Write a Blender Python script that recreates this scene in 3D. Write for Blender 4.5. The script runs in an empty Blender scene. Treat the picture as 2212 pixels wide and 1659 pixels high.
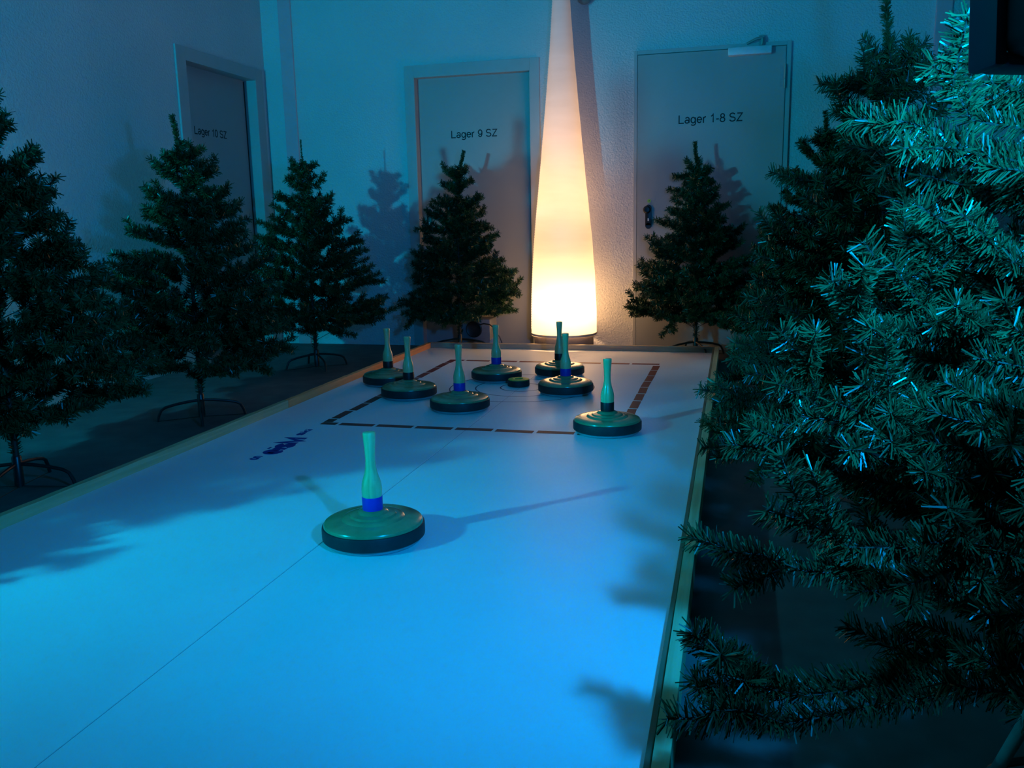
import bpy, bmesh, math, random
import numpy as np
from mathutils import Vector, Matrix

# ---------------------------------------------------------------- camera, world, lights, exposure
S = bpy.context.scene
COL = S.collection
S.view_settings.view_transform = 'Standard'
S.view_settings.look = 'None'
S.view_settings.gamma = 1.0
S.view_settings.exposure = 0.0
S.view_settings.use_curve_mapping = False

CAM_H = 0.92
def cam_axes(pitch, roll, yaw):
    cp, sp, cy, sy = math.cos(pitch), math.sin(pitch), math.cos(yaw), math.sin(yaw)
    f = Vector((-sy*cp, cy*cp, -sp)); r = Vector((cy, sy, 0)); u = r.cross(f)
    r2 = math.cos(roll)*r + math.sin(roll)*u
    u2 = -math.sin(roll)*r + math.cos(roll)*u
    return r2, u2, f
cd = bpy.data.cameras.new('camera'); cam = bpy.data.objects.new('camera', cd); COL.objects.link(cam)
r_, u_, f_ = cam_axes(math.radians(10.56), math.radians(-1.134), math.radians(14.48))
cam.matrix_world = Matrix(((r_.x, u_.x, -f_.x, 0), (r_.y, u_.y, -f_.y, 0), (r_.z, u_.z, -f_.z, CAM_H), (0, 0, 0, 1)))
cd.sensor_width = 36; cd.lens = 1853/2212*36; cd.clip_start = 0.02
S.camera = cam

w = bpy.data.worlds.new('world'); S.world = w; w.use_nodes = True
bg = w.node_tree.nodes['Background']
bg.inputs[0].default_value = (0.05, 0.42, 0.6, 1); bg.inputs[1].default_value = 0.03

def spot(name, loc, target, energy, color, angle=150, blend=1.0, radius=0.03):
    l = bpy.data.lights.new(name, 'SPOT'); l.energy = energy; l.color = color
    l.spot_size = math.radians(angle); l.spot_blend = blend; l.shadow_soft_size = radius
    o = bpy.data.objects.new(name, l); COL.objects.link(o); o.location = loc
    o.rotation_euler = (Vector(target)-Vector(loc)).to_track_quat('-Z', 'Y').to_euler()
    return o
L1 = (-3.07, 0.10, 1.40)
L2 = (0.285, 0.845, 1.13)
spot('stage_beam_left', L1, (-1.3, 6.2, 1.7), 450, (0.0, 0.59, 1.0), 136, 1.0, 0.03)
spot('stage_beam_right', L2, (-2.0, 6.2, 0.9), 158, (0.0, 0.32, 1.0), 172, 1.0, 0.025)

YW, XL, H = 6.281, -3.55, 0.05      # back wall, left wall, lane height
CEIL = 3.6

# ---------------------------------------------------------------- helpers
def tag(o, label=None, cat=None, group=None, kind=None):
    if label: o['label'] = label
    if cat: o['category'] = cat
    if group: o['group'] = group
    if kind: o['kind'] = kind
    return o
def empty(name, loc=(0, 0, 0), label=None, cat=None, group=None, rz=0):
    o = bpy.data.objects.new(name, None); COL.objects.link(o); o.location = loc; o.rotation_euler = (0, 0, rz)
    o.empty_display_size = 0.05
    return tag(o, label, cat, group)
class MB:
    def __init__(s): s.bm = bmesh.new()
    def box(s, a, b, bevel=0.0, M=None):
        t = bmesh.new(); bmesh.ops.create_cube(t, size=1)
        c = [(a[i]+b[i])/2 for i in range(3)]; d = [abs(b[i]-a[i]) for i in range(3)]
        for v in t.verts: v.co = Vector((v.co.x*d[0]+c[0], v.co.y*d[1]+c[1], v.co.z*d[2]+c[2]))
        if bevel: bmesh.ops.bevel(t, geom=t.edges[:], offset=bevel, segments=2, affect='EDGES', profile=0.5)
        return s.merge(t, M)
    def merge(s, t, M=None):
        if M is not None: t.transform(M)
        m = bpy.data.meshes.new('tmp'); t.to_mesh(m); t.free(); s.bm.from_mesh(m); bpy.data.meshes.remove(m); return s
    def lathe(s, prof, seg=48, M=None, cap=False):
        t = bmesh.new(); rings = []
        for r, z in prof:
            if r <= 1e-6: rings.append([t.verts.new((0, 0, z))])
            else: rings.append([t.verts.new((r*math.cos(2*math.pi*i/seg), r*math.sin(2*math.pi*i/seg), z)) for i in range(seg)])
        for A, B in zip(rings, rings[1:]):
            for i in range(seg):
                j = (i+1) % seg
                if len(A) == 1 and len(B) == 1: continue
                if len(A) == 1: t.faces.new((A[0], B[j], B[i]))
                elif len(B) == 1: t.faces.new((A[i], A[j], B[0]))
                else: t.faces.new((A[i], A[j], B[j], B[i]))
        bmesh.ops.recalc_face_normals(t, faces=t.faces[:])
        return s.merge(t, M)
    def tube(s, pts, r, seg=8):
        pts = [Vector(p) for p in pts]; t = bmesh.new(); rings = []
        rr = r if isinstance(r, (list, tuple)) else [r]*len(pts)
        for i, p in enumerate(pts):
            d = (pts[min(i+1, len(pts)-1)]-pts[max(i-1, 0)]).normalized()
            a = d.cross(Vector((0, 0, 1)))
            if a.length < 1e-3: a = d.cross(Vector((1, 0, 0)))
            a.normalize(); b = d.cross(a)
            rings.append([t.verts.new(p+rr[i]*(math.cos(2*math.pi*k/seg)*a+math.sin(2*math.pi*k/seg)*b)) for k in range(seg)])
        for A, B in zip(rings, rings[1:]):
            for k in range(seg): t.faces.new((A[k], A[(k+1) % seg], B[(k+1) % seg], B[k]))
        t.faces.new(rings[0][::-1]); t.faces.new(rings[-1])
        return s.merge(t)
    def ring(s, c, r0, r1, z, seg=96):
        t = bmesh.new(); A = []; B = []
        for i in range(seg):
            a = 2*math.pi*i/seg
            A.append(t.verts.new((c[0]+r0*math.cos(a), c[1]+r0*math.sin(a), z))); B.append(t.verts.new((c[0]+r1*math.cos(a), c[1]+r1*math.sin(a), z)))
        for i in range(seg): t.faces.new((A[i], B[i], B[(i+1) % seg], A[(i+1) % seg]))
        return s.merge(t)
    def build(s, name, mat, parent=None, smooth=False, M=None):
        m = bpy.data.meshes.new(name)
        if M is not None: s.bm.transform(M)
        s.bm.to_mesh(m); s.bm.free()
        if smooth:
            for p in m.polygons: p.use_smooth = True
            try: m.set_sharp_from_angle(angle=math.radians(35))
            except Exception: pass
        m.materials.append(mat)
        o = bpy.data.objects.new(name, m); COL.objects.link(o)
        if parent: o.parent = parent
        return o

def nodes(mat): return mat.node_tree.nodes, mat.node_tree.links
def pbr(name, color, rough=0.5, spec=0.5, metal=0.0, noise=None, bump=None, coat=0.0):
    """noise=(scale, amount) colour mottling; bump=(scale, strength, distance)"""
    m = bpy.data.materials.new(name); m.use_nodes = True; N, L = nodes(m); p = N['Principled BSDF']
    p.inputs['Base Color'].default_value = (*color, 1); p.inputs['Roughness'].default_value = rough
    p.inputs['Metallic'].default_value = metal; p.inputs['Specular IOR Level'].default_value = spec
    p.inputs['Coat Weight'].default_value = coat
    tc = N.new('ShaderNodeTexCoord')
    if noise:
        n = N.new('ShaderNodeTexNoise'); n.inputs['Scale'].default_value = noise[0]; n.inputs['Detail'].default_value = 6
        L.new(tc.outputs['Object'], n.inputs['Vector'])
        r = N.new('ShaderNodeValToRGB'); k = noise[1]
        r.color_ramp.elements[0].position = 0.3; r.color_ramp.elements[1].position = 0.7
        r.color_ramp.elements[0].color = (*[c*(1-k) for c in color], 1); r.color_ramp.elements[1].color = (*[min(1, c*(1+k)) for c in color], 1)
        L.new(n.outputs['Fac'], r.inputs['Fac']); L.new(r.outputs['Color'], p.inputs['Base Color'])
    if bump:
        n = N.new('ShaderNodeTexNoise'); n.inputs['Scale'].default_value = bump[0]; n.inputs['Detail'].default_value = 4
        L.new(tc.outputs['Object'], n.inputs['Vector'])
        b = N.new('ShaderNodeBump'); b.inputs['Strength'].default_value = bump[1]; b.inputs['Distance'].default_value = bump[2]
        L.new(n.outputs['Fac'], b.inputs['Height']); L.new(b.outputs['Normal'], p.inputs['Normal'])
    return m
def wood(name, c0, c1, axis, rough=0.5, coat=0.0, scale=1.0):
    m = bpy.data.materials.new(name); m.use_nodes = True; N, L = nodes(m); p = N['Principled BSDF']
    tc = N.new('ShaderNodeTexCoord'); mp = N.new('ShaderNodeMapping'); L.new(tc.outputs['Object'], mp.inputs['Vector'])
    sc = [60*scale]*3; sc[axis] = 2.5*scale; mp.inputs['Scale'].default_value = sc
    n = N.new('ShaderNodeTexNoise'); n.inputs['Scale'].default_value = 1.0; n.inputs['Detail'].default_value = 5; n.inputs['Distortion'].default_value = 0.6
    L.new(mp.outputs['Vector'], n.inputs['Vector'])
    r = N.new('ShaderNodeValToRGB'); r.color_ramp.elements[0].position = 0.35; r.color_ramp.elements[1].position = 0.65
    r.color_ramp.elements[0].color = (*c0, 1); r.color_ramp.elements[1].color = (*c1, 1)
    L.new(n.outputs['Fac'], r.inputs['Fac']); L.new(r.outputs['Color'], p.inputs['Base Color'])
    b = N.new('ShaderNodeBump'); b.inputs['Strength'].default_value = 0.25; b.inputs['Distance'].default_value = 0.002
    L.new(n.outputs['Fac'], b.inputs['Height']); L.new(b.outputs['Normal'], p.inputs['Normal'])
    p.inputs['Roughness'].default_value = rough; p.inputs['Coat Weight'].default_value = coat
    return m

M_wall = pbr('plaster', (0.62, 0.62, 0.62), 0.9, 0.2, noise=(2.0, 0.04), bump=(90, 0.8, 0.012))
M_floor = pbr('floor', (0.10, 0.105, 0.095), 0.75, 0.25, noise=(9, 0.18), bump=(90, 0.15, 0.002))
M_ceil = pbr('ceiling', (0.5, 0.5, 0.5), 0.9, 0.2, noise=(3, 0.03))
M_frame = pbr('frame', (0.42, 0.43, 0.42), 0.55, 0.35, noise=(4, 0.05))
M_door = pbr('door', (0.36, 0.37, 0.35), 0.5, 0.35, noise=(1.5, 0.06), bump=(30, 0.08, 0.002))
M_ink = pbr('ink', (0.012, 0.012, 0.016), 0.6, 0.3)
M_black = pbr('black_plastic', (0.012, 0.012, 0.013), 0.4, 0.4, noise=(20, 0.1))
M_silver = pbr('silver', (0.62, 0.63, 0.64), 0.35, 0.5, noise=(20, 0.05))
M_hinge = pbr('hinge', (0.35, 0.33, 0.30), 0.4, 0.5, metal=0.6, noise=(30, 0.1))
M_ice = pbr('ice_sheet', (0.80, 0.81, 0.81), 0.45, 0.25, noise=(3.0, 0.035), bump=(60, 0.05, 0.002))
M_red = pbr('red_tape', (0.22, 0.026, 0.02), 0.55, 0.4, noise=(40, 0.12))
M_bluepaint = pbr('blue_print', (0.006, 0.03, 0.25), 0.6, 0.3, noise=(60, 0.15))
M_marker = pbr('marker', (0.03, 0.05, 0.10), 0.6, 0.3, noise=(14, 0.5))
M_boardA = wood('board_wood', (0.48, 0.40, 0.19), (0.64, 0.54, 0.28), 1, 0.7)
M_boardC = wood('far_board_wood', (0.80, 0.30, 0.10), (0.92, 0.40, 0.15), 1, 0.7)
M_boardB = wood('end_board_wood', (0.32, 0.26, 0.17), (0.44, 0.36, 0.25), 0, 0.7)
M_batten = wood('batten_wood', (0.10, 0.09, 0.05), (0.16, 0.14, 0.08), 1, 0.7)
M_disc = pbr('stone_disc', (0.26, 0.25, 0.115), 0.24, 0.5, noise=(14, 0.22), bump=(25, 0.12, 0.003), coat=0.3)
M_rubber = pbr('rubber', (0.018, 0.02, 0.022), 0.55, 0.4, noise=(40, 0.2))
M_sole = pbr('sole', (0.28, 0.30, 0.32), 0.4, 0.4, noise=(20, 0.1))
M_handle = wood('handle_wood', (0.60, 0.45, 0.19), (0.80, 0.64, 0.31), 2, 0.28, coat=0.5, scale=1.0)
M_bandblue = pbr('band_blue', (0.01, 0.035, 0.42), 0.4, 0.4, noise=(30, 0.08))
M_bandred = pbr('band_red', (0.075, 0.012, 0.012), 0.45, 0.4, noise=(30, 0.1))
M_puck = pbr('puck_yellow', (0.22, 0.42, 0.05), 0.5, 0.4, noise=(40, 0.12))
M_steelgreen = pbr('stand_green', (0.010, 0.018, 0.016), 0.35, 0.5, noise=(30, 0.1))
M_wire = pbr('branch_wire', (0.03, 0.035, 0.022), 0.5, 0.4, noise=(40, 0.2))
M_trunk = pbr('trunk_pole', (0.035, 0.03, 0.02), 0.6, 0.3, noise=(30, 0.2))
M_base = pbr('lamp_base', (0.22, 0.19, 0.18), 0.6, 0.3, noise=(12, 0.2))
M_blower = pbr('blower_case', (0.20, 0.21, 0.22), 0.5, 0.4, noise=(10, 0.15))
M_sticker = pbr('sticker', (0.30, 0.62, 0.10), 0.5, 0.4, noise=(90, 0.1))
M_tripod = pbr('tripod_paint', (0.20, 0.42, 0.32), 0.4, 0.5, noise=(20, 0.1))
M_bezel = pbr('bezel', (0.03, 0.06, 0.10), 0.45, 0.4, noise=(20, 0.1))

def needle_mat():
    m = bpy.data.materials.new('needles'); m.use_nodes = True; N, L = nodes(m); p = N['Principled BSDF']
    tc = N.new('ShaderNodeTexCoord'); n = N.new('ShaderNodeTexNoise'); n.inputs['Scale'].default_value = 26
    L.new(tc.outputs['Object'], n.inputs['Vector'])
    r = N.new('ShaderNodeValToRGB'); r.color_ramp.elements[0].position = 0.35; r.color_ramp.elements[1].position = 0.65
    r.color_ramp.elements[0].color = (0.005, 0.034, 0.010, 1); r.color_ramp.elements[1].color = (0.010, 0.070, 0.020, 1)
    L.new(n.outputs['Fac'], r.inputs['Fac']); L.new(r.outputs['Color'], p.inputs['Base Color'])
    p.inputs['Roughness'].default_value = 0.36; p.inputs['Specular IOR Level'].default_value = 0.38
    return m
M_needle = needle_mat()

def fabric_mat():
    m = bpy.data.materials.new('lamp_fabric'); m.use_nodes = True; N, L = nodes(m)
    for n in list(N):
        if n.type == 'BSDF_PRINCIPLED': N.remove(n)
    out = [n for n in N if n.type == 'OUTPUT_MATERIAL'][0]
    t = N.new('ShaderNodeBsdfTranslucent'); d = N.new('ShaderNodeBsdfDiffuse'); mx = N.new('ShaderNodeMixShader')
    tc = N.new('ShaderNodeTexCoord'); mp = N.new('ShaderNodeMapping'); mp.inputs['Scale'].default_value = (6, 6, 30)
    n = N.new('ShaderNodeTexNoise'); n.inputs['Detail'].default_value = 3; n.inputs['Scale'].default_value = 0.6
    L.new(tc.outputs['Object'], mp.inputs['Vector']); L.new(mp.outputs['Vector'], n.inputs['Vector'])
    r = N.new('ShaderNodeValToRGB'); r.color_ramp.elements[0].color = (0.80, 0.78, 0.74, 1); r.color_ramp.elements[1].color = (0.92, 0.90, 0.87, 1)
    L.new(n.outputs['Fac'], r.inputs['Fac'])
    for q in (t, d): L.new(r.outputs['Color'], q.inputs['Color'])
    mx.inputs[0].default_value = 0.42
    L.new(d.outputs[0], mx.inputs[1]); L.new(t.outputs[0], mx.inputs[2]); L.new(mx.outputs[0], out.inputs['Surface'])
    return m
M_fabric = fabric_mat()

# ---------------------------------------------------------------- room shell (wall openings for the two recessed doors)
def struct(o, label=None): o['kind'] = 'structure'; return o
# back wall with opening for door_2 (x -2.326..-1.443, z 0..2.0)
X1 = 4.2; D9 = (-2.326, -1.443, 2.0); T = 0.14
m = MB(); m.box((XL-T, YW, 0), (D9[0], YW+T, CEIL)); m.box((D9[1], YW, 0), (X1, YW+T, CEIL)); m.box((D9[0], YW, D9[2]), (D9[1], YW+T, CEIL))
m.box((D9[0]-.05, YW+T, 0), (D9[1]+.05, YW+T+.05, D9[2]+.05))
struct(m.build('wall_back', M_wall))
D10 = (5.248, 6.122, 2.03)
m = MB(); m.box((XL-T, -4, 0), (XL, D10[0], CEIL)); m.box((XL-T, D10[1], 0), (XL, YW, CEIL)); m.box((XL-T, D10[0], D10[2]), (XL, D10[1], CEIL))
m.box((XL-T-.05, D10[0]-.05, 0), (XL-T, D10[1]+.05, D10[2]+.05))
struct(m.build('wall_left', M_wall))
struct(MB().box((XL-T, -4, -0.1), (X1, YW+T, 0)).build('floor', M_floor))
struct(MB().box((XL-T, -4, CEIL), (X1, YW+T, CEIL+.1)).build('ceiling', M_ceil))

def arc(cx, cy, rx, ry, a0, a1, n=14):
    return [(cx+rx*math.cos(math.radians(a0+(a1-a0)*i/n)), cy+ry*math.sin(math.radians(a0+(a1-a0)*i/n))) for i in range(n+1)]
# strokes of a plain grotesque alphabet: advance width, polylines (cap height 0.72, x height 0.52)
GLYPH = {
 'L': (.54, [[(.05, .72), (.05, .04), (.48, .04)]]),
 'a': (.54, [arc(.25, .37, .16, .15, 160, 0)+[(.41, .06)], arc(.22, .165, .17, .125, 0, 360)]),
 'g': (.55, [arc(.23, .27, .19, .235, 0, 360), [(.43, .50), (.43, 0)]+arc(.23, -.03, .20, .14, 0, -150)]),
 'e': (.54, [[(.04, .275), (.43, .275)]+arc(.235, .27, .195, .235, 2, 325)]),
 'r': (.36, [[(.06, .50), (.06, 0)], arc(.24, .30, .18, .20, 180, 78)]),
 'n': (.54, [[(.06, .50), (.06, 0)], arc(.24, .30, .18, .20, 180, 0)+[(.42, 0)]]),
 'o': (.56, [arc(.25, .26, .21, .24, 0, 360)]),
 'i': (.20, [[(.08, 0), (.08, .50)], [(.08, .62), (.08, .71)]]),
 's': (.50, [arc(.23, .39, .17, .12, 20, 270, 12)+arc(.23, .145, .18, .12, 90, -160, 12)]),
 'k': (.50, [[(.06, .72), (.06, 0)], [(.40, .50), (.08, .20)], [(.18, .30), (.42, 0)]]),
 'M': (.80, [[(.06, 0), (.06, .72), (.36, .05), (.66, .72), (.66, 0)]]),
 'S': (.64, [arc(.29, .535, .22, .165, 20, 270, 14)+arc(.29, .20, .24, .17, 90, -165, 14)]),
 'Z': (.60, [[(.06, .68), (.50, .68), (.05, .04), (.52, .04)]]),
 '1': (.48, [[(.08, .53), (.20, .57), (.28, .70), (.28, 0)]]),
 '0': (.56, [arc(.26, .36, .20, .335, 0, 360, 24)]),
 '8': (.56, [arc(.26, .535, .16, .155, 0, 360, 18), arc(.26, .20, .20, .175, 0, 360, 18)]),
 '9': (.56, [arc(.25, .47, .19, .215, 0, 360, 20), arc(.25, .36, .19, .335, 5, -150, 14)]),
 '-': (.36, [[(.06, .27), (.30, .27)]]), ' ': (.28, []),
}
def text_mesh(body, size, mat, name, parent=None, extrude=0.0008, bold=.10, M=None, width=None):
    """flat lettering built from strokes; size = letter box height, width = total length"""
    adv = sum(GLYPH[c][0] for c in body); kx = (width/adv) if width else size
    t = bmesh.new(); x = 0; hw = bold/2*size
    for ch in body:
        w_, strokes = GLYPH[ch]
        for k, st in enumerate(strokes):
            P = [Vector(((x+px)*kx, py*size)) for px, py in st]; L = []; R_ = []
            closed = (P[0]-P[-1]).length < 1e-6
            if closed: P = P[:-1]
            n = len(P)
            for i in range(n):
                a = P[i-1] if (i > 0 or closed) else P[i]; b = P[(i+1) % n] if (i < n-1 or closed) else P[i]
                d0 = (P[i]-a); d1 = (b-P[i])
                d0 = d0.normalized() if d0.length > 1e-9 else d1.normalized(); d1 = d1.normalized() if d1.length > 1e-9 else d0
                tn = (d0+d1).normalized() if (d0+d1).length > 1e-6 else d0
                nn = Vector((-tn.y, tn.x)); c = max(.5, nn.dot(Vector((-d0.y, d0.x)))); off = nn*(hw/c)
                z = extrude+k*.00004
                L.append(t.verts.new((P[i].x+off.x, P[i].y+off.y, z))); R_.append(t.verts.new((P[i].x-off.x, P[i].y-off.y, z)))
            for i in range(n if closed else n-1):
                j = (i+1) % n; t.faces.new((L[i], R_[i], R_[j], L[j]))
        x += w_
    ext = bmesh.ops.extrude_face_region(t, geom=t.faces[:]); bmesh.ops.translate(t, verts=[g for g in ext['geom'] if isinstance(g, bmesh.types.BMVert)], vec=(0, 0, -extrude*1.0))
    bmesh.ops.recalc_face_normals(t, faces=t.faces[:])
    me = bpy.data.meshes.new(name); t.to_mesh(me); t.free()
    if M is not None: me.transform(M)
    me.materials.append(mat); q = bpy.data.objects.new(name, me); COL.objects.link(q)
    if parent: q.parent = parent
    return q
# text plane on the back wall: X right, up Z, facing -Y
MT = lambda x, y, z: Matrix(((1, 0, 0, x), (0, 0, -1, y), (0, 1, 0, z), (0, 0, 0, 1)))
ML = lambda x, y, z: Matrix(((0, 0, 1, x), (1, 0, 0, y), (0, 1, 0, z), (0, 0, 0, 1)))   # on the left wall, facing +X

M_pink_strip = pbr('pink_strip', (0.95, 0.42, 0.46), 0.7, 0.3, noise=(8, .04))  # pinkish vertical strips on the back wall, floor to ceiling
struct(MB().box((-3.395, YW-.018, 0), (-3.290, YW, CEIL), .003).build('wall_strip_1', M_pink_strip))
struct(MB().box((1.205, YW-.018, 0), (1.300, YW, CEIL), .003).build('wall_strip_2', M_pink_strip))
def handle_plate(parent, cx, y, z0, z1, knob):
    m = MB(); r = 0.022
    m.box((cx-r, y-0.012, z0+r), (cx+r, y, z1-r), 0.003)
    Mx = Matrix(((1, 0, 0, cx), (0, 0, -1, y), (0, 1, 0, z0+r), (0, 0, 0, 1)))
    m.lathe([(0, 0.012), (r-.003, 0.012), (r, 0.009), (r, 0)], 24, Mx)
    Mx = Matrix(((1, 0, 0, cx), (0, 0, -1, y), (0, 1, 0, z1-r), (0, 0, 0, 1)))
    m.lathe([(0, 0.012), (r-.003, 0.012), (r, 0.009), (r, 0)], 24, Mx)
    p = m.build('handle_plate', M_black, parent, True)
    if knob:
        Mk = Matrix(((1, 0, 0, cx-.006), (0, 0, -1, y-0.012), (0, 1, 0, z1-.035), (0, 0, 0, 1)))
        MB().lathe([(0, .058), (.018, .056), (.027, .045), (.027, .034), (.016, .026), (.011, .018), (.011, 0)], 24, Mk).build('door_knob', M_black, p, True)
    MB().box((cx-.005, y-.0135, z0+.055), (cx+.005, y-.011, z0+.075), 0.002).build('lock_cylinder', M_silver, p)
    return p

# door_1 : left wall, recessed  ("Lager 10 SZ")
d = empty('door_1', (XL, (D10[0]+D10[1])/2, 0)); d['kind'] = 'structure'
def loc_build(mb, name, mat, parent, smooth=False):
    o = mb.build(name, mat, parent, smooth); o.location = -Vector(parent.location); return o
m = MB(); rc = 0.09
m.box((XL-rc-.045, D10[0], 0.005), (XL-rc, D10[1], D10[2]), 0.001); loc_build(m, 'door_leaf', M_door, d)
m = MB(); fy0, fy1, fz = 5.147, 6.222, 2.112
m.box((XL, fy0, 0), (XL+.014, D10[0], fz), .002); m.box((XL, D10[1], 0), (XL+.014, fy1, fz), .002); m.box((XL, D10[0], D10[2]), (XL+.014, D10[1], fz), .002)
m.box((XL-rc, D10[0]-.002, 0), (XL+.013, D10[0]+.004, D10[2])); m.box((XL-rc, D10[1]-.004, 0), (XL+.013, D10[1]+.002, D10[2])); m.box((XL-rc, D10[0], D10[2]-.004), (XL+.013, D10[1], D10[2]+.002))
loc_build(m, 'door_frame', M_frame, d)
m = MB(); m.box((XL-rc, D10[1]-.012, 0), (XL-rc+.004, D10[1]-.004, D10[2]-.01)); loc_build(m, 'door_seal', M_black, d)
t = text_mesh('Lager 10 SZ', 0.072, M_ink, 'door_lettering', d, M=ML(XL-rc+.0005, 5.455-.0, 1.578), width=.400); t.location = -Vector(d.location)
t.location.y += -0.02
# door_2 : back wall, recessed ("Lager 9 SZ")
d = empty('door_2', ((D9[0]+D9[1])/2, YW, 0)); d['kind'] = 'structure'
rc = 0.058
m = MB(); m.box((D9[0], YW+rc, 0.005), (D9[1], YW+rc+.045, D9[2]), 0.001); loc_build(m, 'door_leaf', M_door, d)
m = MB(); a, b, fz = -2.399, -1.374, 2.083
m.box((a, YW-.014, 0), (D9[0], YW, fz), .002); m.box((D9[1], YW-.014, 0), (b, YW, fz), .002); m.box((D9[0], YW-.014, D9[2]), (D9[1], YW, fz), .002)
m.box((D9[0]-.002, YW-.013, 0), (D9[0]+.004, YW+rc, D9[2])); m.box((D9[1]-.004, YW-.013, 0), (D9[1]+.002, YW+rc, D9[2])); m.box((D9[0], YW-.013, D9[2]-.004), (D9[1], YW+rc, D9[2]+.002))
loc_build(m, 'door_frame', M_frame, d)
h = handle_plate(d, -2.262, YW+rc, .872, 1.045, False); h.location = -Vector(d.location)
t = text_mesh('Lager 9 SZ', 0.074, M_ink, 'door_lettering', d, M=MT(-2.068, YW+rc-.0005, 1.560), width=.360); t.location = -Vector(d.location)
# door_3 : back wall, flush, with closer ("Lager 1-8 SZ")
d = empty('door_3', (-.18, YW, 0)); d['kind'] = 'structure'
m = MB(); m.box((-.672, YW-.030, .008), (.305, YW-.002, 2.045), .0015); loc_build(m, 'door_leaf', M_door, d)
m = MB(); m.box((-.698, YW-.026, 0), (-.675, YW, 2.076), .002); m.box((.309, YW-.026, 0), (.338, YW, 2.076), .002); m.box((-.675, YW-.026, 2.049), (.309, YW, 2.076), .002)
loc_build(m, 'door_frame', M_frame, d)
h = handle_plate(d, -.590, YW-.030, .868, 1.036, True); h.location = -Vector(d.location)
t = text_mesh('Lager 1-8 SZ', 0.078, M_ink, 'door_lettering', d, M=MT(-.390, YW-.0305, 1.577), width=.432); t.location = -Vector(d.location)
m = MB(); m.box((-.070, YW-.085, 1.995), (.212, YW-.030, 2.047), .008); cl = loc_build(m, 'door_closer', M_silver, d, True)
m = MB(); m.tube([(.150, YW-.055, 2.047), (.150, YW-.055, 2.066), (.150, YW-.062, 2.10)], .008); m.box((.128, YW-.03, 2.055), (.168, YW-.018, 2.122), .003)
m.tube([(.150, YW-.062, 2.10), (.110, YW-.06, 2.094), (.052, YW-.035, 2.072)], .009)
ca = m.build('closer_arm', M_hinge, cl)
for z in (1.775,):
    m = MB(); m.tube([(.302, YW-.040, z), (.302, YW-.040, z+.06)], .0085, 12); m.tube([(.302, YW-.040, z+.063), (.302, YW-.040, z+.153)], .0085, 12)
    m.box((.270, YW-.034, z+.01), (.300, YW-.029, z+.145)); loc_build(m, 'door_hinge', M_hinge, d, True)
m = MB(); m.lathe([(0, .001), (.013, .001), (.013, 0)], 20, MT(-.586, YW-.030, 1.062)); s_ = loc_build(m, 'round_sticker', M_sticker, d)
m = MB(); m.box((-.588, YW-.0318, 1.057), (-.5845, YW-.0310, 1.068)); q_ = m.build('sticker_mark', M_ink, s_)

# small rounded fitting on the back wall at the very top of the picture
m = MB(); m.lathe([(0, -.055), (.022, -.050), (.040, -.036), (.050, -.012), (.052, .02), (.048, .06), (.03, .09), (0, .1)], 28, Matrix.Translation((-1.04, YW-.052, 2.452)))
o = m.build('wall_lamp', M_blower, None, True); tag(o, 'dark rounded wall fitting near the top of the glowing cone', 'lamp')

# ---------------------------------------------------------------- the lane
lane = empty('curling_lane', (-1.12, 2.3, 0), 'long white synthetic ice lane in a low wooden frame', 'curling lane')
LX0, LX1, LY0, LY1 = -2.105, -.117, -1.0, 5.82
def lb(mb, name, mat, smooth=False, parent=None):
    o = mb.build(name, mat, parent or lane, smooth)
    if parent is None: o.location = -Vector(lane.location)
    return o
lb(MB().box((LX0, LY0, 0.001), (-1.1015, LY1, H), .0012), 'ice_sheet', M_ice)
lb(MB().box((-1.0985, LY0, 0.001), (LX1, LY1, H), .0012), 'ice_sheet', M_ice)
lb(MB().box((-1.102, LY0, 0.001), (-1.098, LY1, H-.0016)), 'joint_filler', M_sole)
TZ = H+.038
rnd = random.Random(4)
def rough_board(a, b, ax):
    mb = MB(); n = 60
    for i in range(n):
        A, B = list(a), list(b); L0, L1_ = a[ax], b[ax]
        A[ax] = L0+(L1_-L0)*i/n; B[ax] = L0+(L1_-L0)*(i+1)/n
        mb.box(A, B)
    bmesh.ops.remove_doubles(mb.bm, verts=mb.bm.verts[:], dist=1e-5)
    # drop the inner faces that two slices share
    seen = {}
    for f in mb.bm.faces:
        k = tuple(sorted(v.index for v in f.verts)); seen.setdefault(k, []).append(f)
    bmesh.ops.delete(mb.bm, geom=[f for v in seen.values() if len(v) > 1 for f in v], context='FACES')
    for v in mb.bm.verts:
        if v.co.z > b[2]-.001:
            v.co.z += rnd.uniform(-.0012, .0008)
    return mb
lb(rough_board((LX0-.028, LY0, 0.001), (LX0, 3.735, TZ), 1), 'side_board', M_boardA)
lb(rough_board((LX0-.028, 3.742, 0.001), (LX0-.001, LY1+.028, TZ-.001), 1), 'side_board', M_boardC)
lb(MB().box((LX1+.001, LY0, 0.001), (LX1+.012, LY1, TZ-.012), .001), 'batten', M_batten)
lb(rough_board((LX1+.0145, LY0, 0.001), (LX1+.042, 3.80, TZ), 1), 'side_board', M_boardA)
lb(rough_board((LX1+.0145, 3.806, 0.001), (LX1+.042, LY1+.028, TZ), 1), 'side_board', M_boardA)
lb(rough_board((LX0, LY1, 0.001), (LX1+.0135, LY1+.028, TZ), 0), 'end_board', M_boardB)

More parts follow.
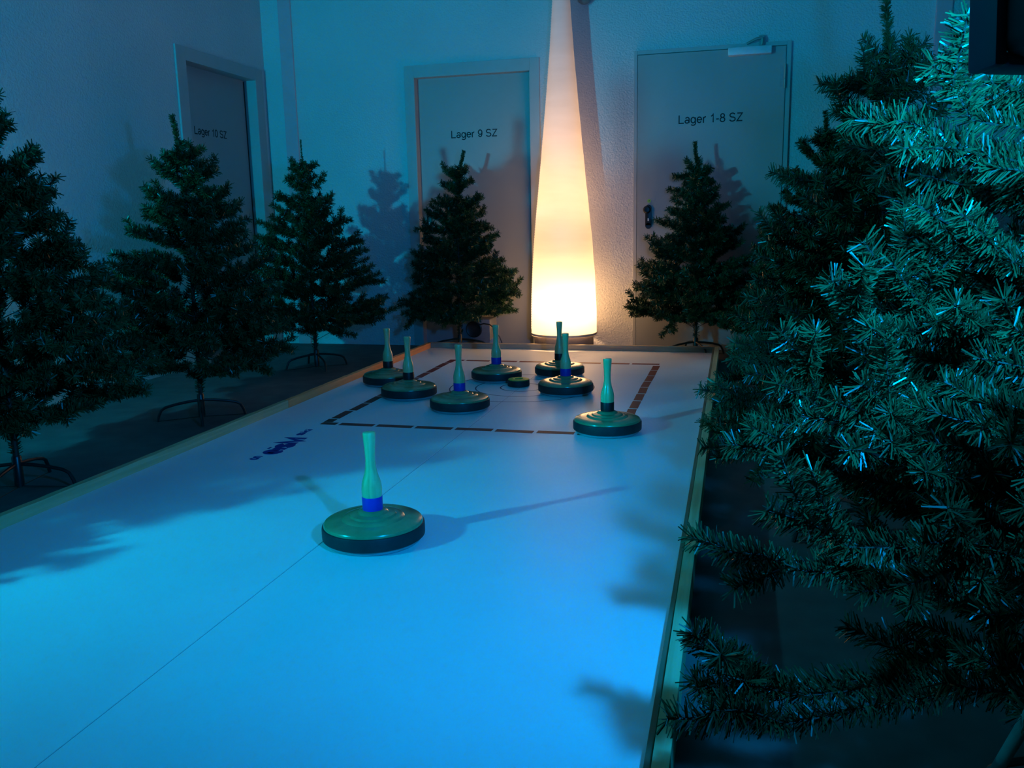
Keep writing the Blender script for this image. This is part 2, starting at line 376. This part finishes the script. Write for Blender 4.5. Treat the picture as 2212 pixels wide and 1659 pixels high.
RX0, RX1, RY0, RY1, LW = -1.785, -.417, 3.435, 5.31, .042
rnd = random.Random(9)
def dashes(a, b, fixed, horiz, first):
    m = MB(); p = a
    lens = first
    while p < b-.02:
        q = min(p+lens, b); lens = .163+rnd.uniform(-.006, .006)
        j = rnd.uniform(-.003, .003); s0 = rnd.uniform(-.004, .004)
        t = bmesh.new(); z0, z1 = H, H+.0008
        if horiz: pts = [(p, fixed+j), (q, fixed+j+s0), (q, fixed+LW+j+s0), (p, fixed+LW+j)]
        else: pts = [(fixed+j, p), (fixed+LW+j, p), (fixed+LW+j+s0, q), (fixed+j+s0, q)]
        vs = [t.verts.new((x, y, z1)) for x, y in pts]; t.faces.new(vs)
        vb = [t.verts.new((x, y, z0-.0002)) for x, y in pts]
        for i in range(4): t.faces.new((vs[i], vb[i], vb[(i+1) % 4], vs[(i+1) % 4]))
        bmesh.ops.recalc_face_normals(t, faces=t.faces[:]); m.merge(t); p = q+.016
    return m
lb(dashes(RX0, RX1, RY0, True, .075), 'boundary_line', M_red)
lb(dashes(RX0, RX1, RY1-LW, True, .10), 'boundary_line', M_red)
lb(dashes(RY0+LW+.004, RY1-LW-.004, RX0, False, .06), 'boundary_line', M_red)
lb(dashes(RY0+LW+.004, RY1-LW-.004, RX1-LW, False, .14), 'boundary_line', M_red)
for r in (.39, .25, .115): lb(MB().ring((-1.09, 4.43), r-.004, r+.003, H+.0006), 'target_ring', M_marker)
# printed lettering running along the left side (reads from the right)
MZ = lambda x, y, z: Matrix(((0, -1, 0, x), (1, 0, 0, y), (0, 0, 1, z), (0, 0, 0, 1)))
for body, size, x, y, wd, bo in (('on', .058, -1.752, 2.836, .055, .16), ('eisM', .112, -1.718, 2.925, .27, .24), ('ski', .045, -1.768, 3.225, .115, .26)):
    t = text_mesh(body, size, M_bluepaint, 'printed_lettering', lane, extrude=.0004, bold=bo, M=MZ(x, y, H+.0004), width=wd); t.location = -Vector(lane.location)

# ---------------------------------------------------------------- ice stocks
def make_stock(name_band):
    root = empty('ice_stock')
    sole = MB().lathe([(0, 0), (.130, 0), (.133, .003), (.133, .011), (.128, .013), (0, .013)], 72).build('running_sole', M_sole, root, True)
    MB().lathe([(.10, .012), (.139, .012), (.1435, .015), (.1440, .020), (.1440, .044), (.1425, .049), (.138, .051), (.10, .051)], 72).build('rubber_rim', M_rubber, root, True)
    MB().lathe([(.139, .045), (.1395, .052), (.136, .058), (.126, .0625), (.100, .066), (.088, .0665), (.083, .071), (.072, .073), (.066, .073), (.062, .078), (.050, .081), (.044, .081), (.040, .086), (.030, .090), (0, .090)], 72).build('disc_cover', M_disc, root, True)
    hd = MB().lathe([(.0275, .126), (.0283, .138), (.0286, .150), (.0276, .162), (.0240, .177), (.0187, .193), (.0150, .213), (.0139, .232), (.0143, .252), (.0158, .275), (.0177, .298), (.0182, .306), (.0166, .311), (.010, .3125), (0, .313)], 32).build('handle', M_handle, root, True)
    MB().lathe([(.0275, .078), (.0285, .082), (.0288, .125), (.0278, .128), (.020, .1282)], 32).build('colour_band', M_bandblue if name_band == 'blue' else M_bandred, root, True)
    return root
def copy_tree(o, parent=None):
    c = o.copy(); COL.objects.link(c); c.parent = parent
    for ch in [x for x in bpy.data.objects if x.parent == o and x is not c]:
        copy_tree(ch, c)
    return c
blue = make_stock('blue'); red = make_stock('red')
G = 'ice stocks standing on the lane'
stocks = [
 (blue, -.963, 2.136, 'blue-banded ice stock alone in front of the dashed red rectangle, nearest of all', .3, -.004),
 (red, -.496, 3.516, 'dark red-banded ice stock on the front right corner of the dashed rectangle', 1.0, 0.0),
 (blue, -1.255, 3.851, 'blue-banded ice stock standing in front of the marker rings', 2.0, .0),
 (red, -1.612, 4.103, 'dark red-banded ice stock inside the left dashed line, in front of another', 2.7, .0),
 (red, -1.862, 4.436, 'dark red-banded ice stock beside the left wooden board, outside the dashed line', 3.3, .0),
 (blue, -1.289, 4.645, 'blue-banded ice stock touching the small green puck', 4.0, .0),
 (red, -.961, 4.837, 'dark red-banded ice stock farthest back, right before the glowing cone', 5.0, .0),
 (blue, -.828, 4.325, 'blue-banded ice stock partly hiding the farthest one behind it', 5.6, .0),
]
used = set()
for src, x, y, lab, rz, tilt in stocks:
    o = src if id(src) not in used else copy_tree(src); used.add(id(src))
    o.location = (x, y, H+.001); o.rotation_euler = (0, 0, rz)
    tag(o, lab, 'ice stock', G)
p = empty('target_puck', (-1.117, 4.470, H+.001), 'small black puck with yellow-green top inside the marker rings', 'puck')
MB().lathe([(0, 0), (.056, 0), (.060, .003), (.060, .032), (.057, .035), (0.02, .035)], 48).build('puck_body', M_rubber, p, True)
MB().lathe([(.0575, .034), (.0570, .038), (.050, .040), (.026, .040), (.022, .037), (.020, .030), (0, .029)], 48).build('puck_top', M_puck, p, True)

# ---------------------------------------------------------------- glowing cone lamp
CX, CY = -1.165, 6.035
cone = empty('cone_floor_lamp', (CX, CY, 0), 'tall glowing white fabric cone lamp standing against the back wall', 'lamp')
MB().lathe([(0, 0), (.205, 0), (.212, .004), (.212, .138), (.205, .144), (0, .146)], 64).build('lamp_base', M_base, cone, True)
prof = [(.233, .135), (.234, .150), (.2335, .20), (.232, .30), (.228, .42), (.221, .56), (.209, .74), (.193, .92), (.172, 1.12), (.150, 1.34), (.127, 1.58), (.104, 1.82), (.081, 2.08), (.060, 2.38), (.038, 2.75), (.018, 3.10), (.006, 3.30), (0, 3.31)]
fine = []
for (r0, z0), (r1, z1) in zip(prof, prof[1:]):
    n = max(1, int((z1-z0)/.03))
    for i in range(n): fine.append((r0+(r1-r0)*i/n, z0+(z1-z0)*i/n))
fine.append(prof[-1])
mb = MB().lathe(fine, 96)
rnd = random.Random(3)
for v in mb.bm.verts:
    a = math.atan2(v.co.y, v.co.x); z = v.co.z; r = math.hypot(v.co.x, v.co.y)
    if r > .01:
        k = 1+.006*math.sin(5*a+z*3)+.005*math.sin(z*24+2*math.sin(a*3))*math.exp(-((a-.1)/.8)**2)
        v.co.x *= k; v.co.y *= k
    if z < .165: v.co.z += .006*math.sin(a+2.2)
mb.build('fabric_shade', M_fabric, cone, True)
m = MB()
for i in range(150):     # zipper-like seam up the left side
    z = .18+i*.0175
    r = np.interp(z, [q[1] for q in prof], [q[0] for q in prof])+.0008
    for a in (math.radians(196),):
        x, y = r*math.cos(a), r*math.sin(a); m.box((x-.002, y-.002, z), (x+.002, y+.002, z+.011))
m.build('seam', M_fabric, cone)
m = MB(); m.ring((0, 0), .2335, .2345, .148, 96)
for r0, z0, z1 in ((.2355, .136, .150),):
    m.lathe([(r0-.001, z0), (r0, z0+.001), (r0, z1), (r0-.001, z1+.001)], 96)
m.build('hem', pbr('hem', (.6, .5, .42), .8, .2, noise=(30, .1)), cone, True)
bulb = bpy.data.lights.new('cone_bulb', 'POINT'); bulb.energy = 18; bulb.color = (1.0, 0.56, 0.25); bulb.shadow_soft_size = .045
bo = bpy.data.objects.new('cone_bulb', bulb); COL.objects.link(bo); bo.location = (CX+.045, CY-.06, .36)
up = spot('cone_uplight', (CX, CY, .20), (CX, CY, 3.2), 440, (1.0, 0.53, 0.26), 34, 1.0, .05)

# ---------------------------------------------------------------- blower and its cable behind the tree
bl = empty('blower', (-1.84, 6.12, 0), 'grey box blower with round black vent behind the tree left of the cone', 'blower')
MB().box((-.135, -.07, 0), (.120, .12, .235), .012).build('blower_case', M_blower, bl, True)
MB().lathe([(0, .004), (.040, .006), (.055, .012), (.060, .010), (.062, 0)], 40, Matrix(((1, 0, 0, -.004), (0, 0, -1, -.07), (0, 1, 0, .160), (0, 0, 0, 1)))).build('round_vent', M_black, bl, True)
c = MB().tube([(-1.80, 6.035, .195), (-1.76, 6.02, .206), (-1.71, 6.01, .200), (-1.665, 6.0, .165), (-1.635, 6.0, .11), (-1.612, 6.0, .05), (-1.60, 6.0, .006)], .0042, 8).build('cable', M_black, None, True)
tag(c, 'thin black cable arching from the blower down to the floor', 'cable')
o = MB().box((-.018, -.001, 0), (.018, .0, .045)).build('paper_tag', pbr('paper', (.6, .6, .58), .8, .2, noise=(40, .05)), bl); o.location = (.128, -.075, .055); o.rotation_euler = (0, .6, 0)

# ---------------------------------------------------------------- right stage light on its tripod
sl = empty('stage_light', (.33, .79, 0), 'black stage light on a tripod at the top right, in front of the nearest tree', 'stage light')
n_ = (Vector((-1.3, 4.2, 0))-Vector((L2[0], L2[1], 0))).normalized()
ang = math.atan2(-n_.x, n_.y)
HM = Matrix.Translation((0, 0, 0)) @ Matrix.Rotation(ang, 4, 'Z') @ Matrix.Rotation(math.radians(-4), 4, 'X')
HO = Matrix.Translation(Vector((L2[0], L2[1], L2[2]))-Vector(sl.location)-n_*.012)
def lit(mb, name, mat, parent=sl, smooth=True): return mb.build(name, mat, parent, smooth, HO @ HM)
hs = lit(MB().box((-.118, -.105, -.095), (.150, -.012, .17), .014), 'housing', M_black)
lit(MB().box((-.124, -.020, -.100), (-.112, .012, .176), .004).box((.144, -.020, -.100), (.156, .012, .176), .004).box((-.112, -.020, -.100), (.144, .012, -.088), .004).box((-.112, -.020, .164), (.144, .012, .176), .004), 'bezel', M_bezel, hs)
lit(MB().box((-.150, -.075, -.02), (-.144, -.040, .24), .002).box((.176, -.075, -.02), (.182, -.040, .24), .002).box((-.150, -.075, .234), (.182, -.040, .24), .002), 'yoke', M_bezel)
for k in range(5): lit(MB().box((-.09+k*.05, -.112, -.07), (-.084+k*.05, -.104, .15), .002), 'cooling_fin', M_black, hs)
MB().tube([(0, 0, .42), (0, 0, 1.0)], .014, 14).build('pole', M_tripod, sl, True)
MB().tube([(0, 0, .55), (0, 0, .66)], .022, 14).build('collar', M_black, sl, True)
for k, (fx, fy) in enumerate(((.379-.33, 1.32-.79), (.44, -.32), (-.12, -.50))):
    MB().tube([(fx, fy, .008), (fx*.06, fy*.06, .60)], .008, 12).build('leg', M_tripod, sl, True)

# ---------------------------------------------------------------- artificial trees
def quads_mesh(name, V, mat):
    """V: (n,4,3) array of quads"""
    n = len(V); me = bpy.data.meshes.new(name)
    me.vertices.add(4*n); me.vertices.foreach_set('co', V.reshape(-1).astype(np.float32))
    me.loops.add(4*n); me.loops.foreach_set('vertex_index', np.arange(4*n, dtype=np.int32))
    me.polygons.add(n); me.polygons.foreach_set('loop_start', np.arange(0, 4*n, 4, dtype=np.int32))
    me.polygons.foreach_set('loop_total', np.full(n, 4, dtype=np.int32))
    me.update(calc_edges=True); me.materials.append(mat); return me

def norm(a): return a/np.maximum(np.linalg.norm(a, axis=-1, keepdims=True), 1e-9)

def needles(paths, rs, spacing, nlen, wid):
    """paths: list of (P0,P1,P2) quadratic curves carrying needles"""
    out = []
    for P0, P1, P2, k in paths:
        P0, P1, P2 = map(np.asarray, (P0, P1, P2)); L = np.linalg.norm(P2-P0)
        n = max(4, int(L/spacing)); t = (np.arange(n)+rs.rand(n))/n; t = t[:, None]
        p = (1-t)**2*P0+2*t*(1-t)*P1+t**2*P2
        d = norm(2*(1-t)*(P1-P0)+2*t*(P2-P1))
        a = norm(np.cross(d, np.array([0.31, 0.17, 0.93]))); b = np.cross(d, a)
        ph = rs.rand(n, 1)*2*math.pi; rad = np.cos(ph)*a+np.sin(ph)*b
        tilt = np.radians(62+rs.randn(n, 1)*8); nd = np.cos(tilt)*d+np.sin(tilt)*rad
        # gravity / wear: small random sweep
        nd = norm(nd+rs.randn(n, 3)*.10)
        l = nlen*k*(.82+.26*rs.rand(n, 1)); side = norm(np.cross(nd, rs.randn(n, 3)))*wid*.5
        e = p+nd*l
        out.append(np.stack([p-side, p+side, e+side*.75, e-side*.75], axis=1))
    return np.concatenate(out)

def make_tree(loc, label, seed, height=1.47, rad=.48, spacing=.0008, nlen=.028, wid=.0042, lean=(0, 0), spike=(0, 0, 1), spike_len=.17, ymax=None, zbot=.27, full=1.0, bare_spike=False, top_r=.09, stand=True, rz=0, extra=None, maxx=None, tiers=11, kink=0.0, pexp=.85):
    rs = np.random.RandomState(seed); X0, Y0 = loc
    root = empty('artificial_christmas_tree', (X0, Y0, 0), label, 'christmas tree', 'artificial christmas trees around the lane')
    ztop = height-spike_len; ztb = ztop-.045
    def axis(z): return np.array([lean[0]*z/height, lean[1]*z/height, z])
    paths, wires = [], []
    def clampv(p):
        if ymax is not None and Y0+p[1] > ymax: p = p.copy(); p[1] = ymax-Y0-.3*rs.rand()*.03
        if maxx is not None and X0+p[0] < maxx: p = p.copy(); p[0] = maxx-X0+.01*rs.rand()
        return p
    zs = zbot+(ztb-zbot)*np.linspace(0, 1, tiers)**.97
    for ti, z in enumerate(zs):
        u = ti/(tiers-1.0)
        R = top_r+(rad-top_r)*(1-u)**pexp
        if ti == 0: R *= .92
        nb = int(round((9-4.2*u)*full)); off = rs.rand()*6.28
        for bi in range(nb):
            ph = off+2*math.pi*(bi+rs.uniform(-.25, .25))/nb
            Rb = R*rs.uniform(.80, 1.13)
            el = math.radians((16+24*u)+rs.uniform(-9, 9))
            zz = z+rs.uniform(-.02, .02)-Rb*math.tan(el)*(.42 if u < .85 else .1)
            zz = max(zz, .15)
            P0 = axis(zz)
            hd = np.array([math.cos(ph), math.sin(ph), 0])
            sag = rs.uniform(.01, .06)*(1-u)
            P2 = clampv(P0+hd*Rb+np.array([0, 0, Rb*math.tan(el)-sag]))
            P1 = clampv(P0+hd*Rb*.5+np.array([0, 0, Rb*.5*math.tan(el)+.02+sag*.4]))
            def pt(t): return (1-t)**2*P0+2*t*(1-t)*P1+t**2*P2
            wires.append([pt(q) for q in (0, .33, .66, 1)])
            st = .34 if Rb > .25 else (.2 if Rb > .15 else .05)
            q0 = pt(st); qm = pt((st+1)/2)
            paths.append((q0, 2*qm-.5*q0-.5*P2, P2, 1.0))
            # side twigs
            ns = int(round(Rb/.045)); side = rs.choice([-1, 1])
            for k in range(ns):
                t = st+(.93-st)*(k+.5*rs.rand())/max(1, ns-0.0)
                B = pt(t); D = norm((pt(min(1, t+.05))-pt(t-.05))[None])[0]
                lat = norm(np.cross(D, [0, 0, 1.])[None])[0]*side; side = -side
                aa = math.radians(rs.uniform(30, 58)); vv = rs.uniform(-.28, .42)
                T = norm((math.cos(aa)*D+math.sin(aa)*lat+np.array([0, 0, vv+.12]))[None])[0]
                tl = rs.uniform(.095, .15)*(1.1-.55*u)
                E = clampv(B+T*tl+np.array([0, 0, rs.uniform(-.02, .03)]))
                mid = (B+E)/2+rs.randn(3)*.006
                paths.append((B, mid, E, 1.0)); wires.append([B, mid, E])
    if extra:
        for P0, P2, dz in extra:
            P0 = np.array(P0, float)-[X0, Y0, 0]; P2 = np.array(P2, float)-[X0, Y0, 0]
            P1 = (P0+P2)/2+[0, 0, dz]
            paths.append((P0, P1, P2, 1.05)); wires.append([P0, P1, P2])
            ax_ = axis(max(.2, P0[2]-.12)); wires.append([ax_, (ax_+P0)/2+[0, 0, .03], P0]); paths.append(((ax_+P0)/2+[0, 0, .03], (ax_+3*P0)/4+[0, 0, .02], P0, 1.0))
            D = norm((P2-P0)[None])[0]
            for k in (0, 1):
                B = P0+(P2-P0)*(.1+.35*k+.1*rs.rand()); lat = norm(np.cross(D, rs.randn(3))[None])[0]
                E = B+norm((D*.8+lat*.6+[0, 0, .15])[None])[0]*.11
                paths.append((B, (B+E)/2, E, 1.0)); wires.append([B, (B+E)/2, E])
    # wrapped trunk and leader
    zt = axis(ztop-.02); sp = np.array(spike, float); sp = sp/np.linalg.norm(sp)
    tip = zt+np.array([sp[0], sp[1], sp[2]])*(spike_len+.02)
    midt = (zt+tip)/2+np.array([kink, 0, 0])
    if bare_spike:
        paths.append((zt, (zt+midt)/2, midt, .5)); paths.append((midt, (midt+tip)/2, tip, .28))
    else:
        paths.append((zt, midt, tip, .66)); paths.append((zt, midt, tip, .62))
    wires.append([zt, midt, tip])
    z = .13
    while z < ztop:
        paths.append((axis(z), axis(z+.05), axis(z+.1), 1.0 if z < .4 else 1.1)); z += .1
    V = needles(paths, rs, spacing, nlen, wid)
    fo = bpy.data.objects.new('foliage', quads_mesh('foliage', V, M_needle)); COL.objects.link(fo); fo.parent = root
    mb = MB()
    for wv in wires: mb.tube(wv, .0016, 4)
    mb.build('branch_wires', M_wire, root)
    MB().tube([axis(.012), axis(.4), axis(ztop)], [.011, .010, .006], 10).build('trunk', M_trunk, root, True)
    if stand:
        s = empty('tree_stand'); s.parent = root; s.rotation_euler = (0, 0, rz)
        MB().lathe([(0, .02), (.017, .02), (.017, .125), (.014, .13), (0, .13)], 16).build('hub', M_steelgreen, s, True)
        for k in range(4):
            a = k*math.pi/2; c, n2 = math.cos(a), math.sin(a)
            pr = [(.014, .098), (.06, .094), (.12, .085), (.165, .074), (.185, .062), (.198, .035), (.205, .008)]
            MB().tube([(c*r, n2*r, z) for r, z in pr], .0068, 8).build('leg', M_steelgreen, s, True)
        MB().tube([(-.2, 0, .010), (0, 0, .016), (.2, 0, .010)], .002, 6).tube([(0, -.2, .010), (0, 0, .014), (0, .2, .010)], .002, 6).build('tie_rod', M_steelgreen, s)
    return root

T_ = make_tree
# single twigs read off each tree: (inner end, tip, sag) in metres
T1_TIPS = [
    ((-2.418, 2.470, 1.107), (-2.297, 2.450, 1.154), 0.012),
    ((-2.379, 2.450, 1.044), (-2.188, 2.400, 1.074), 0.012),
    ((-2.398, 2.470, 0.991), (-2.213, 2.450, 1.032), 0.012),
    ((-2.351, 2.470, 0.920), (-2.132, 2.400, 0.962), 0.012),
    ((-2.222, 2.450, 0.833), (-2.105, 2.400, 0.895), 0.012),
    ((-2.219, 2.470, 0.786), (-2.055, 2.400, 0.842), 0.012),
    ((-2.181, 2.450, 0.662), (-2.009, 2.400, 0.698), 0.012),
    ((-2.090, 2.400, 0.465), (-1.871, 2.350, 0.460), 0.012),
]
T2_TIPS = [
    ((-2.541, 3.630, 1.024), (-2.676, 3.600, 1.082), 0.012),
    ((-2.524, 3.630, 0.937), (-2.658, 3.600, 0.972), 0.012),
    ((-2.455, 3.630, 1.128), (-2.313, 3.600, 1.185), 0.012),
    ((-2.419, 3.630, 1.000), (-2.237, 3.600, 1.037), 0.012),
    ((-2.362, 3.600, 0.871), (-2.158, 3.550, 0.910), 0.012),
    ((-2.762, 3.600, 0.429), (-2.887, 3.500, 0.485), 0.012),
    ((-2.206, 3.600, 0.414), (-2.027, 3.550, 0.488), 0.012),
]
T4_TIPS = [
    ((-2.178, 5.900, 0.349), (-2.347, 5.850, 0.393), 0.012),
    ((-2.126, 5.900, 0.308), (-2.286, 5.850, 0.306), 0.012),
    ((-1.629, 5.950, 0.439), (-1.450, 5.900, 0.424), 0.012),
    ((-1.668, 5.900, 0.417), (-1.500, 5.850, 0.486), 0.012),
    ((-1.747, 5.950, 0.578), (-1.576, 5.900, 0.678), 0.012),
    ((-2.025, 5.950, 0.613), (-2.147, 5.900, 0.683), 0.012),
]
T5_TIPS = [
    ((-0.553, 5.900, 0.362), (-0.686, 5.850, 0.385), 0.012),
    ((-0.522, 5.900, 0.305), (-0.667, 5.850, 0.322), 0.012),
    ((-0.393, 5.800, 0.304), (-0.385, 5.800, 0.185), 0.012),
    ((-0.497, 5.950, 0.509), (-0.625, 5.900, 0.632), 0.012),
    ((-0.438, 5.950, 0.743), (-0.542, 5.900, 0.761), 0.012),
    ((-0.263, 5.970, 1.196), (-0.323, 5.950, 1.226), 0.012),
    ((-0.276, 5.970, 1.091), (-0.397, 5.950, 1.124), 0.012),
]
B_TIPS = [
    ((0.320, 2.520, 1.160), (0.246, 2.500, 1.197), 0.012),
    ((0.350, 2.520, 1.241), (0.282, 2.500, 1.282), 0.012),
    ((0.244, 2.500, 0.994), (0.151, 2.450, 1.025), 0.012),
    ((0.188, 2.450, 0.836), (0.084, 2.400, 0.863), 0.012),
    ((0.172, 2.450, 0.637), (0.061, 2.400, 0.654), 0.012),
    ((0.102, 2.400, 0.553), (0.010, 2.300, 0.603), 0.012),
    ((0.084, 2.300, 0.305), (-0.011, 2.200, 0.352), 0.012),
    ((0.080, 2.350, 0.459), (-0.026, 2.300, 0.440), 0.012),
    ((0.389, 2.520, 1.250), (0.422, 2.500, 1.291), 0.012),
]
# long twigs of the nearest tree, (inner end, tip, sag) in metres
A_TIPS = [
    ((0.073, 1.180, 0.263), (-0.035, 1.100, 0.373), 0.010),
    ((0.109, 1.150, 0.270), (-0.031, 1.050, 0.323), 0.010),
    ((0.082, 1.080, 0.267), (-0.012, 1.000, 0.322), 0.010),
    ((0.244, 1.478, 0.519), (0.048, 1.417, 0.604), 0.010),
    ((0.170, 1.454, 0.506), (0.037, 1.380, 0.594), 0.010),
    ((0.161, 1.478, 0.595), (0.078, 1.417, 0.745), 0.010),
    ((0.224, 1.417, 0.714), (0.144, 1.355, 0.829), 0.010),
    ((0.254, 1.403, 0.773), (0.244, 1.364, 0.895), 0.010),
    ((0.284, 1.403, 0.759), (0.276, 1.364, 0.879), 0.010),
    ((0.109, 1.250, 0.413), (-0.003, 1.200, 0.453), 0.010),
    ((0.159, 1.150, 0.491), (0.050, 1.100, 0.552), 0.010),
    ((0.261, 1.355, 0.584), (0.147, 1.294, 0.657), 0.010),
    ((0.276, 1.355, 0.591), (0.183, 1.294, 0.685), 0.010),
    ((0.325, 1.494, 1.021), (0.221, 1.455, 0.995), 0.010),
    ((0.314, 1.334, 1.004), (0.209, 1.299, 1.048), 0.010),
    ((0.313, 1.346, 1.048), (0.251, 1.299, 1.117), 0.010),
    ((0.324, 1.050, 0.531), (0.214, 1.000, 0.558), 0.010),
    ((0.381, 1.429, 0.743), (0.384, 1.429, 0.854), 0.010),
    ((0.302, 1.559, 0.955), (0.221, 1.494, 0.984), 0.010),
]
T_((-2.62, 1.30), 'dark green tree just beyond the left edge, nearest to the viewer on the left', 99, 1.50, .48, rz=.5)
T_((-2.50, 2.47), 'dark green tree cut off by the left edge of the photo', 11, 1.50, .48, rz=.25, extra=T1_TIPS, spike=(.05, 0, 1))
T_((-2.522, 3.63), 'dark green tree standing before the door marked Lager 10 SZ', 22, 1.45, .46, rz=.6, extra=T2_TIPS, spike=(-.18, 0, 1), spike_len=.2, lean=(.02, 0), kink=.0)
T_((-2.66, 5.13), 'dark green tree with a bare wire tip in the far left corner', 33, 1.47, .46, rz=.75, bare_spike=True, lean=(-.02, 0), spike_len=.19)
T_((-1.93, 5.97), 'dark green tree standing before the door marked Lager 9 SZ', 44, 1.44, .42, pexp=.95, rz=.2, extra=T4_TIPS, spike=(.30, 0, 1), ymax=6.23, spike_len=.17, lean=(.02, 0))
T_((-.235, 5.98), 'dark green tree standing before the door marked Lager 1-8 SZ', 55, 1.43, .42, pexp=1.0, rz=.4, extra=T5_TIPS, spike=(-.14, 0, 1), ymax=6.20, spike_len=.19, kink=-.008)
T_((.46, 4.85), 'dark tree mostly hidden behind the tall teal-lit one on the right', 66, 1.46, .48, rz=.5, spike=(-.12, 0, 1), spike_len=.15)
T_((.385, 2.52), 'teal-lit tree with a long upright tip beside the right board', 77, 1.56, .41, pexp=1.0, spacing=.0007, nlen=.028, wid=.0030, rz=.3, spike=(-.14, 0, 1), spike_len=.24, full=1.35, tiers=13, top_r=.07, extra=B_TIPS)
T_((.60, 1.38), 'brightly teal-lit tree filling the right edge, nearest to the viewer', 88, 1.62, .47, spacing=.00055, nlen=.029, wid=.0025, rz=.1, full=1.15, top_r=.12, spike_len=.15, tiers=12, extra=A_TIPS)
